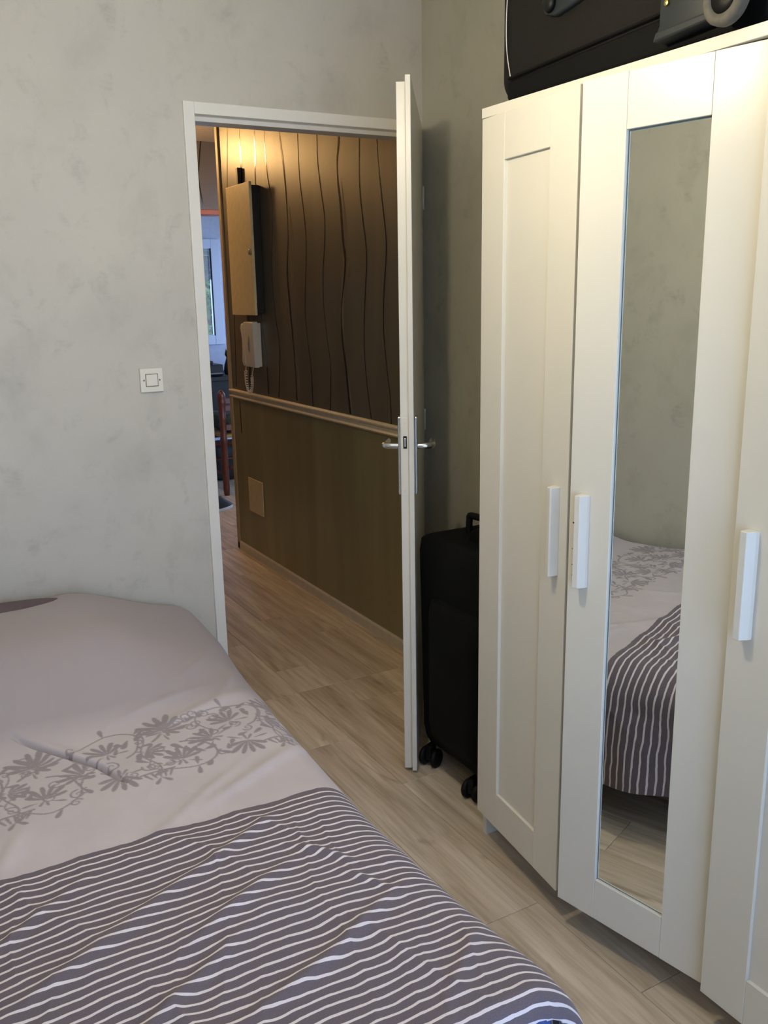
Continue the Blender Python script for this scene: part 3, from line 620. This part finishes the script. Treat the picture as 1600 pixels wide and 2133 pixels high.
for k in range(-2, 5):
    ox = -.30+k*UN; 
    if ox > 1.0: break
    # two scroll roundels with palmettes and leaves
    for (cx, cy, r, hnd, a0) in ((ox+.07, .055, .070, 1, -1.2), (ox+.215, -.055, .068, -1, 1.4)):
        n = 40; ring = [(cx+r*(1.1+.12*math.sin(3*i/n*5.4+k))*math.cos(a0+hnd*i/n*5.4), cy+r*(1+.15*math.sin(2*i/n*5.4+2*k))*math.sin(a0+hnd*i/n*5.4)) for i in range(n)]
        stroke(ring, .0058, .0038); palmette(cx-.005, cy-.018, math.pi/2+.25*hnd, .062); 
        e_ = ring[-1]; curl(e_[0]-.012*hnd, e_[1], .015, a0+hnd*5.4, 1.2, hand=hnd)
        for j in range(5):
            p = ring[6+j*7]; a = math.atan2(p[1]-cy, p[0]-cx)+rp.uniform(-.5, .5); petal(p[0], p[1], a+.5*hnd, .036, .009); 
            if j % 2: curl(p[0]+.016*math.cos(a-.6), p[1]+.016*math.sin(a-.6), .013, a+2, 1.1, hand=-hnd)
    palmette(ox+.215, .080, 1.9, .078); palmette(ox+.205, .075, .5, .06); palmette(ox+.07, -.075, -1.9, .066); palmette(ox+.145, .0, -.2, .05); palmette(ox+.0, -.02, 2.4, .06)
    stroke([(ox+.145+.012*math.sin(i*.5), -.12+.012*i) for i in range(18)], .005, .004)
    for j in range(30):
        px_, py_ = ox+rp.uniform(0, UN), rp.uniform(-.135, .125); a = rp.uniform(0, 6.28)
        if j < 16: petal(px_, py_, a, rp.uniform(.024, .044), rp.uniform(.008, .013))
        else: curl(px_, py_, rp.uniform(.012, .019), a, 1.3, hand=rp.choice((-1, 1)))
    # vase
    cx, cy = ox+.145, -.105
    for j in range(5): stroke([(cx-.03+j*.015, cy), (cx-.02+j*.010, cy-.022)], .007, .004)
    stroke([(cx-.038, cy+.006), (cx+.038, cy+.006)], .006); petal(cx, cy-.022, -2.2, .03, .008); petal(cx, cy-.022, -.9, .03, .008)
mask[bi] = bm_
att = me.attributes.new('print_mask', 'FLOAT', 'POINT'); att.data.foreach_set('value', mask.astype(np.float32))
def duvet_mat():
    t = NT('striped_printed_cotton'); uv = t.n('UVMap', uv_map='cloth'); sep = t.n('SeparateXYZ'); t.l(uv.outputs[0], sep.inputs[0])
    mp = t.n('Mapping'); mp.inputs['Scale'].default_value = (7, 7, 1); t.l(uv.outputs[0], mp.inputs[0]); wob = t.noise(mp.outputs[0], 1, 3, .5)
    mp2 = t.n('Mapping'); mp2.inputs['Scale'].default_value = (45, 45, 1); t.l(uv.outputs[0], mp2.inputs[0]); wob2 = t.noise(mp2.outputs[0], 1, 2, .5)
    mp3 = t.n('Mapping'); mp3.inputs['Scale'].default_value = (500, 500, 1); t.l(uv.outputs[0], mp3.inputs[0]); weave = t.noise(mp3.outputs[0], 1, 2, .6)
    yy = t.math('ADD', sep.outputs[1], t.math('ADD', t.math('MULTIPLY', t.math('SUBTRACT', wob, .5), .024), t.math('MULTIPLY', t.math('SUBTRACT', wob2, .5), .0022)))
    ph = t.math('FRACT', t.math('DIVIDE', t.math('SUBTRACT', 1.578, yy), .0203))
    wht = t.math('GREATER_THAN', ph, .755); zone = t.math('LESS_THAN', yy, 1.578)
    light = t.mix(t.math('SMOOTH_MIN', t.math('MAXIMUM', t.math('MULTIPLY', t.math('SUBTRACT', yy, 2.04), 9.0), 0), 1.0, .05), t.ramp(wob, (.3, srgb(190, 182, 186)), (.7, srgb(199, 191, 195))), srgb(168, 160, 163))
    dark = t.ramp(weave, (.3, srgb(98, 90, 98)), (.7, srgb(112, 103, 112)))
    st = t.mix(wht, dark, srgb(224, 216, 220)); at = t.n('Attribute', attribute_name='print_mask')
    pr = t.mix(t.math('MULTIPLY', at.outputs['Fac'], .92), light, srgb(142, 134, 139))
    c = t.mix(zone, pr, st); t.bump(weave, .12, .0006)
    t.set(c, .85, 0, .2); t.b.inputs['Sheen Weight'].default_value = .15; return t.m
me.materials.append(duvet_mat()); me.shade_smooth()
dv = bpy.data.objects.new('duvet', me); COL.objects.link(dv)
sm = dv.modifiers.new('thickness', 'SOLIDIFY'); sm.thickness = .006; sm.offset = -1
tag(dv, 'mauve duvet with grey scroll print and white striped foot, spread over the bed', 'duvet')
# pillows under the head of the duvet
def pillow(name, cx, cy, cz, sx, sy, sz, rx, mat, label):
    n = 24; vs = []; fs = []
    for sgn in (1, -1):
        for j in range(n+1):
            for i in range(n+1):
                a, c = 2*i/n-1, 2*j/n-1; e_ = (1-a**4)*(1-c**4); h = sz*max(0, e_)**.5
                vs.append((a*sx*(1-.06*c*c), c*sy*(1-.06*a*a), sgn*h))
    o2 = (n+1)**2
    for sgn in (0, 1):
        for j in range(n):
            for i in range(n):
                q_ = [sgn*o2+j*(n+1)+i, sgn*o2+j*(n+1)+i+1, sgn*o2+(j+1)*(n+1)+i+1, sgn*o2+(j+1)*(n+1)+i]; fs.append(tuple(q_ if sgn == 0 else q_[::-1]))
    o = MB().add(vs, fs).build(name, mat, None, smooth=True); o.location = (cx, cy, cz); o.rotation_euler = (rx, 0, 0); return tag(o, label, 'pillow')
m_mauve = simple('dark_mauve_cotton', srgb(104, 90, 96), .85, bump=.1)
pillow('pillow', .12, 2.675, .525, .355, .215, .041, .225, m_mauve, 'dark mauve pillow edge showing above the duvet against the wall')

# ------------------------------------------------------------------ small wall things
sw = empty('light_switch', (.80, YB, 1.23), 0, 'square cream light switch left of the door frame', 'light switch')
rbox('plate', -.037, .037, -.009, 0, -.038, .038, m_plastic_cream, sw, .002)
rbox('rocker_gap', -.0205, .0205, -.0094, -.008, -.0205, .0205, simple('brown_gap', srgb(110, 100, 85), .7), sw, 0)
rbox('rocker', -.0185, .0185, -.0125, -.008, -.0185, .0185, m_plastic_cream, sw, .002)
for k in (-1, 1): MB().lathe([(.0001, -.0105), (.0026, -.0105), (.003, -.008), (.0001, -.008)], 12, (k*.0255, 0, 0), 'y').build('screw', simple('dull_screw', srgb(120, 110, 90), .5, .5), sw)

m_ochre = simple('cream_cabinet_paint', srgb(232, 214, 166), .45)
cb = empty('electrical_cabinet', (HX, 4.625, 1.39), 0, 'tall cream electrical cabinet on the hall wallpaper above the intercom', 'cabinet')
rbox('case', -.049, -.003, -.150, .155, .010, .640, simple('shaded_cabinet_case', srgb(30, 27, 24), .5), cb, .003)  # case colour near black, carrying the shade on the cabinet's side
dr = rbox('cover', -.064, -.050, -.166, .166, 0, .655, m_ochre, cb, .003)
MB().lathe([(.0005, -.005), (.015, -.005), (.016, 0), (.0005, .001)], 18, (-.064, -.135, .318), 'x').build('lock', simple('grey_lock', srgb(170, 160, 135), .4), dr, smooth=True)
rbox('cable_duct', -.024, -.003, .085, .11, .645, .75, simple('brown_duct', srgb(84, 70, 52), .5), cb, .001)

ph = empty('intercom', (HX, 4.63, 1.115), 0, 'cream wall intercom handset with coiled cord below the cabinet', 'intercom')
m_ic = simple('aged_white_plastic', srgb(222, 214, 200), .4, var=.03)
rbox('base_plate', -.026, -.003, -.088, .090, .005, .235, m_ic, ph, .004)
MB().prism([(-.020, .002), (-.044, .004), (-.050, .03), (-.046, .10), (-.046, .15), (-.052, .205), (-.048, .228), (-.020, .236)], .046, .089, 'y').build('handset', m_ic, ph, bevel=.005, seg=3)
MB().prism([(-.020, .0), (-.046, .002), (-.048, .12), (-.052, .235), (-.044, .242), (-.020, .242)], -.088, .0445, 'y').build('front_panel', m_ic, ph, bevel=.004, seg=3)
MB().tube(smooth_line([(-.0475, -.025, .08), (-.0475, -.023, .11), (-.0475, -.026, .14), (-.0475, -.023, .17)], 4), [.002, .005, .007, .008, .007, .008, .009, .008, .007, .006, .005, .004, .003], 6).build('emblem', simple('faded_print', srgb(150, 136, 116), .5), ph, smooth=True)
cpts = []
loop = smooth_line([(-.035, .070, .004), (-.035, .080, -.03), (-.035, .078, -.09), (-.035, .05, -.135), (-.035, .015, -.13), (-.035, -.005, -.085), (-.035, -.008, -.05), (-.033, -.030, .004)], 24)
nl = len(loop)
for i, p in enumerate(loop):
    k = i/(nl-1); r = .0075 if .12 < k < .86 else .001; a = i*1.15
    cpts.append(p+Vector((r*math.cos(a), r*math.sin(a)*.8, r*math.sin(a)*.6)))
MB().tube(cpts, .0024, 6).build('coiled_cord', m_ic, ph, smooth=True)
bp = MB().box(HX-.010, HX-.0035, 4.62-.0, 4.83, .278, .475).build('cover_plate', simple('beige_plate', srgb(206, 190, 152), .45), bevel=.002)
tag(bp, 'flat beige cover plate on the olive dado low on the hall wall', 'cover plate')
pp = MB().box(HX-.0045, HX-.0035, 4.905, 4.915, .72, .905).build('paint_drip', simple('dark_drip', srgb(40, 32, 22), .4), wh)

# ------------------------------------------------------------------ far room things
m_redwood = simple('reddish_turned_wood', srgb(92, 42, 20), .35, scale=8, var=.2)
ch = empty('wooden_chair', (2.57, 6.72, 0), math.pi/2+.05, 'reddish turned wood chair seen through the far opening', 'chair')
def post(x, y, h, back):
    p = [(.020, 0), (.025, .05), (.025, .40), (.030, .42), (.025, .45)]
    if back: p += [(.025, .58), (.030, .60), (.025, .62), (.027, .70), (.032, .72), (.026, .735), (.032, .755), (.029, .78), (.014, .80), (.002, .81)]
    return MB().lathe(p, 16, (x, y, 0)).build('leg', m_redwood, ch, smooth=True)
post(-.2, -.14, 0, True); post(-.2, .28, 0, True); post(.2, -.14, 0, False); post(.2, .28, 0, False)
for zz in (.50, .645, .70): rbox('slat', -.212, -.190, -.12, .26, zz, zz+.045, m_redwood, ch, .004)
for yy in (-.14, .28):
    for zz in (.16, .38): MB().tube([(-.2, yy, zz), (.2, yy, zz)], .011, 10).build('stretcher', m_redwood, ch, smooth=True)
for xx in (-.2, .2):
    for zz in (.21, .40): MB().tube([(xx, -.14, zz), (xx, .28, zz)], .011, 10).build('stretcher', m_redwood, ch, smooth=True)
rbox('seat', -.215, .215, -.155, .295, .445, .470, simple('woven_rush', srgb(150, 125, 70), .8, bump=.3, scale=60), ch, .008)
m_blk = simple('matt_black', (.012, .012, .013, 1), .6)
dk = empty('desk', (2.75, 7.60, 0), 0, 'black desk under the far window', 'desk')
rbox('desk_top', -.75, .75, -.30, .34, .80, .835, m_blk, dk, .003)
for sx in (-.72, .72):
    for sy in (-.26, .30): MB().tube([(sx, sy, 0), (sx, sy, .80)], .018, 10).build('leg', m_blk, dk, smooth=True)
rbox('drawer_unit', -.30, .45, -.27, .3, .55, .799, m_blk, dk, .004)
mo = empty('printer', (2.52, 7.55, .836), 0, 'black printer on the far desk beside the cat figurine', 'printer')
rbox('body', -.14, .13, -.16, .17, 0, .095, m_blk, mo, .012); rbox('lid', -.13, .05, -.14, .16, .096, .125, m_blk, mo, .01); rbox('tray', -.08, .1, -.22, -.161, .02, .03, simple('grey_tray', srgb(120, 122, 126), .5), mo, .002)
ct = empty('cat_figurine', (2.745, 7.50, .836), 0, 'black seated cat figurine on the far desk', 'figurine')
MB().lathe([(.001, 0), (.045, 0), (.052, .03), (.045, .08), (.030, .125), (.026, .145), (.001, .15)], 18).build('body', m_blk, ct, smooth=True)
hd = MB().lathe([(.001, -.030), (.018, -.024), (.030, -.004), (.028, .014), (.016, .028), (.001, .031)], 16, (-.012, -.01, .170)).build('head', m_blk, ct, smooth=True)
for k in (-1, 1): MB().lathe([(.010, 0), (.0005, .030)], 8, (-.012+k*.017, -.01, .188)).build('ear', m_blk, hd, smooth=True)
MB().tube(smooth_line([(.04, .02, .01), (.075, .01, .03), (.085, 0, .09), (.07, -.005, .13)], 5), .008, 8).build('tail', m_blk, ct, smooth=True)
# trainer by the far opening
so = empty('shoe', (2.08, 6.06, 0), .55, 'black trainer with white sole on the hall floor by the chair', 'shoe')
n = 18; vs = []; fs = []
outl = [(.14*math.cos(a)*(1 if math.cos(a) > 0 else 1), .045*math.sin(a)*(1+.15*math.cos(a))) for a in [2*math.pi*i/28 for i in range(28)]]
MB().prism(outl, 0, .024, 'z').build('sole', simple('white_rubber', srgb(205, 200, 190), .6), so, bevel=.004)
sec = [(1.0, .024), (.99, .05), (.93, .07), (.80, .09), (.60, .105), (.45, .11)]
for (k, z_) in sec:
    for (a, c) in outl: vs.append((a*k*(1 if a < 0 else (1-.55*(z_-.024)/.09)), c*k, z_ if a < .0 else z_-.25*a*(z_-.024)/.09))
for i in range(len(sec)-1):
    for j in range(28): fs.append((i*28+j, i*28+(j+1) % 28, (i+1)*28+(j+1) % 28, (i+1)*28+j))
fs.append(tuple(range((len(sec)-1)*28, len(sec)*28)))
MB().add(vs, fs).build('upper', m_blk, so, smooth=True)
for k in range(4): MB().tube([(.02+.018*k, -.02, .098-.006*k), (.02+.018*k, .02, .098-.006*k)], .003, 6).build('lace', simple('white_lace', srgb(200, 196, 188), .7), so)
# bag hanging low behind the chair, and a folded blanket on the seat
bgm = simple('striped_dark_cloth', srgb(60, 66, 52), .9, var=.5, scale=25, bump=.3)
bl = body(-.18, .17, -.12, .25, .0, .14, .1, .01, 'cushion', bgm, None, 8); bl.location = (2.57, 6.72, .472); bl.rotation_euler = (0, 0, math.pi/2+.05); tag(bl, 'dark green patterned cushion on the wooden chair seat', 'cushion')
bx = body(-.2, .2, -.16, .16, 0, .30, .08, .015, 'bag', m_blk, None, 8); bx.location = (2.60, 7.20, 0); tag(bx, 'black bag on the floor under the far desk', 'bag')

# ------------------------------------------------------------------ garden beyond the far window
struct(MB().box(-12, 25, YW+.6, 40, -.65, -.6).build('ground', simple('lawn', srgb(70, 96, 44), .9, var=.3, scale=2)), 'lawn outside the far window', 'ground')
struct(MB().box(-12, 25, 12.6, 14.2, -.6, -.58).build('path', simple('pale_paving', srgb(190, 190, 188), .8)), 'pale paved path across the garden', 'path')
def leaf_cloud(name, c, sx, sy, sz, n, leaf, cols, parent, seed):
    r = np.random.RandomState(seed); vs = []; fs = []
    for i in range(n):
        p = r.randn(3); p /= np.linalg.norm(p); p = p*np.array([sx, sy, sz])*(r.rand()**.33); a = r.randn(3); a /= np.linalg.norm(a); b_ = np.cross(a, r.randn(3)); b_ /= np.linalg.norm(b_); b2 = np.cross(a, b_)
        q0 = np.array(c)+p; s_ = leaf*(.6+.8*r.rand()); k = len(vs)
        vs += [tuple(q0-a*s_), tuple(q0+b_*s_*.45+b2*s_*.1), tuple(q0+a*s_), tuple(q0-b_*s_*.45+b2*s_*.1)]; fs += [(k, k+1, k+2), (k, k+2, k+3)]
    t = NT(name+'_green'); f = t.noise(t.coords(), 3.5, 3); t.set(t.ramp(f, (.3, cols[0]), (.7, cols[1])), .7)
    return MB().add(vs, fs).build(name, t.m, parent)
hg = empty('hedge', (4.4, 11.3, -.6), 0, 'dark green hedge below the far window', 'hedge')
leaf_cloud('foliage', (0, 0, .8), 2.2, .5, .95, 4200, .07, (srgb(34, 52, 30), srgb(66, 88, 52)), hg, 3)
MB().lathe([(.05, 0), (.03, .8)], 8).build('stem', simple('bark', srgb(80, 66, 50), .9), hg)
for (tx, ty, sd, cols) in ((6.3, 18.0, 5, (srgb(70, 104, 50), srgb(140, 168, 84))), (8.4, 25, 6, (srgb(60, 92, 60), srgb(110, 146, 96)))):
    tr = empty('tree', (tx, ty, -.6), 0, 'pale green leafy tree beyond the far window' if sd == 5 else 'blue green tree further back beyond the far window', 'tree', 'garden trees')
    leaf_cloud('crown', (0, 0, 3.1), 2.2, 1.8, 2.3, 5200, .13, cols, tr, sd)
    MB().lathe([(.16, 0), (.10, 2.5), (.04, 4)], 10).build('trunk', simple('bark', srgb(80, 66, 50), .9), tr)
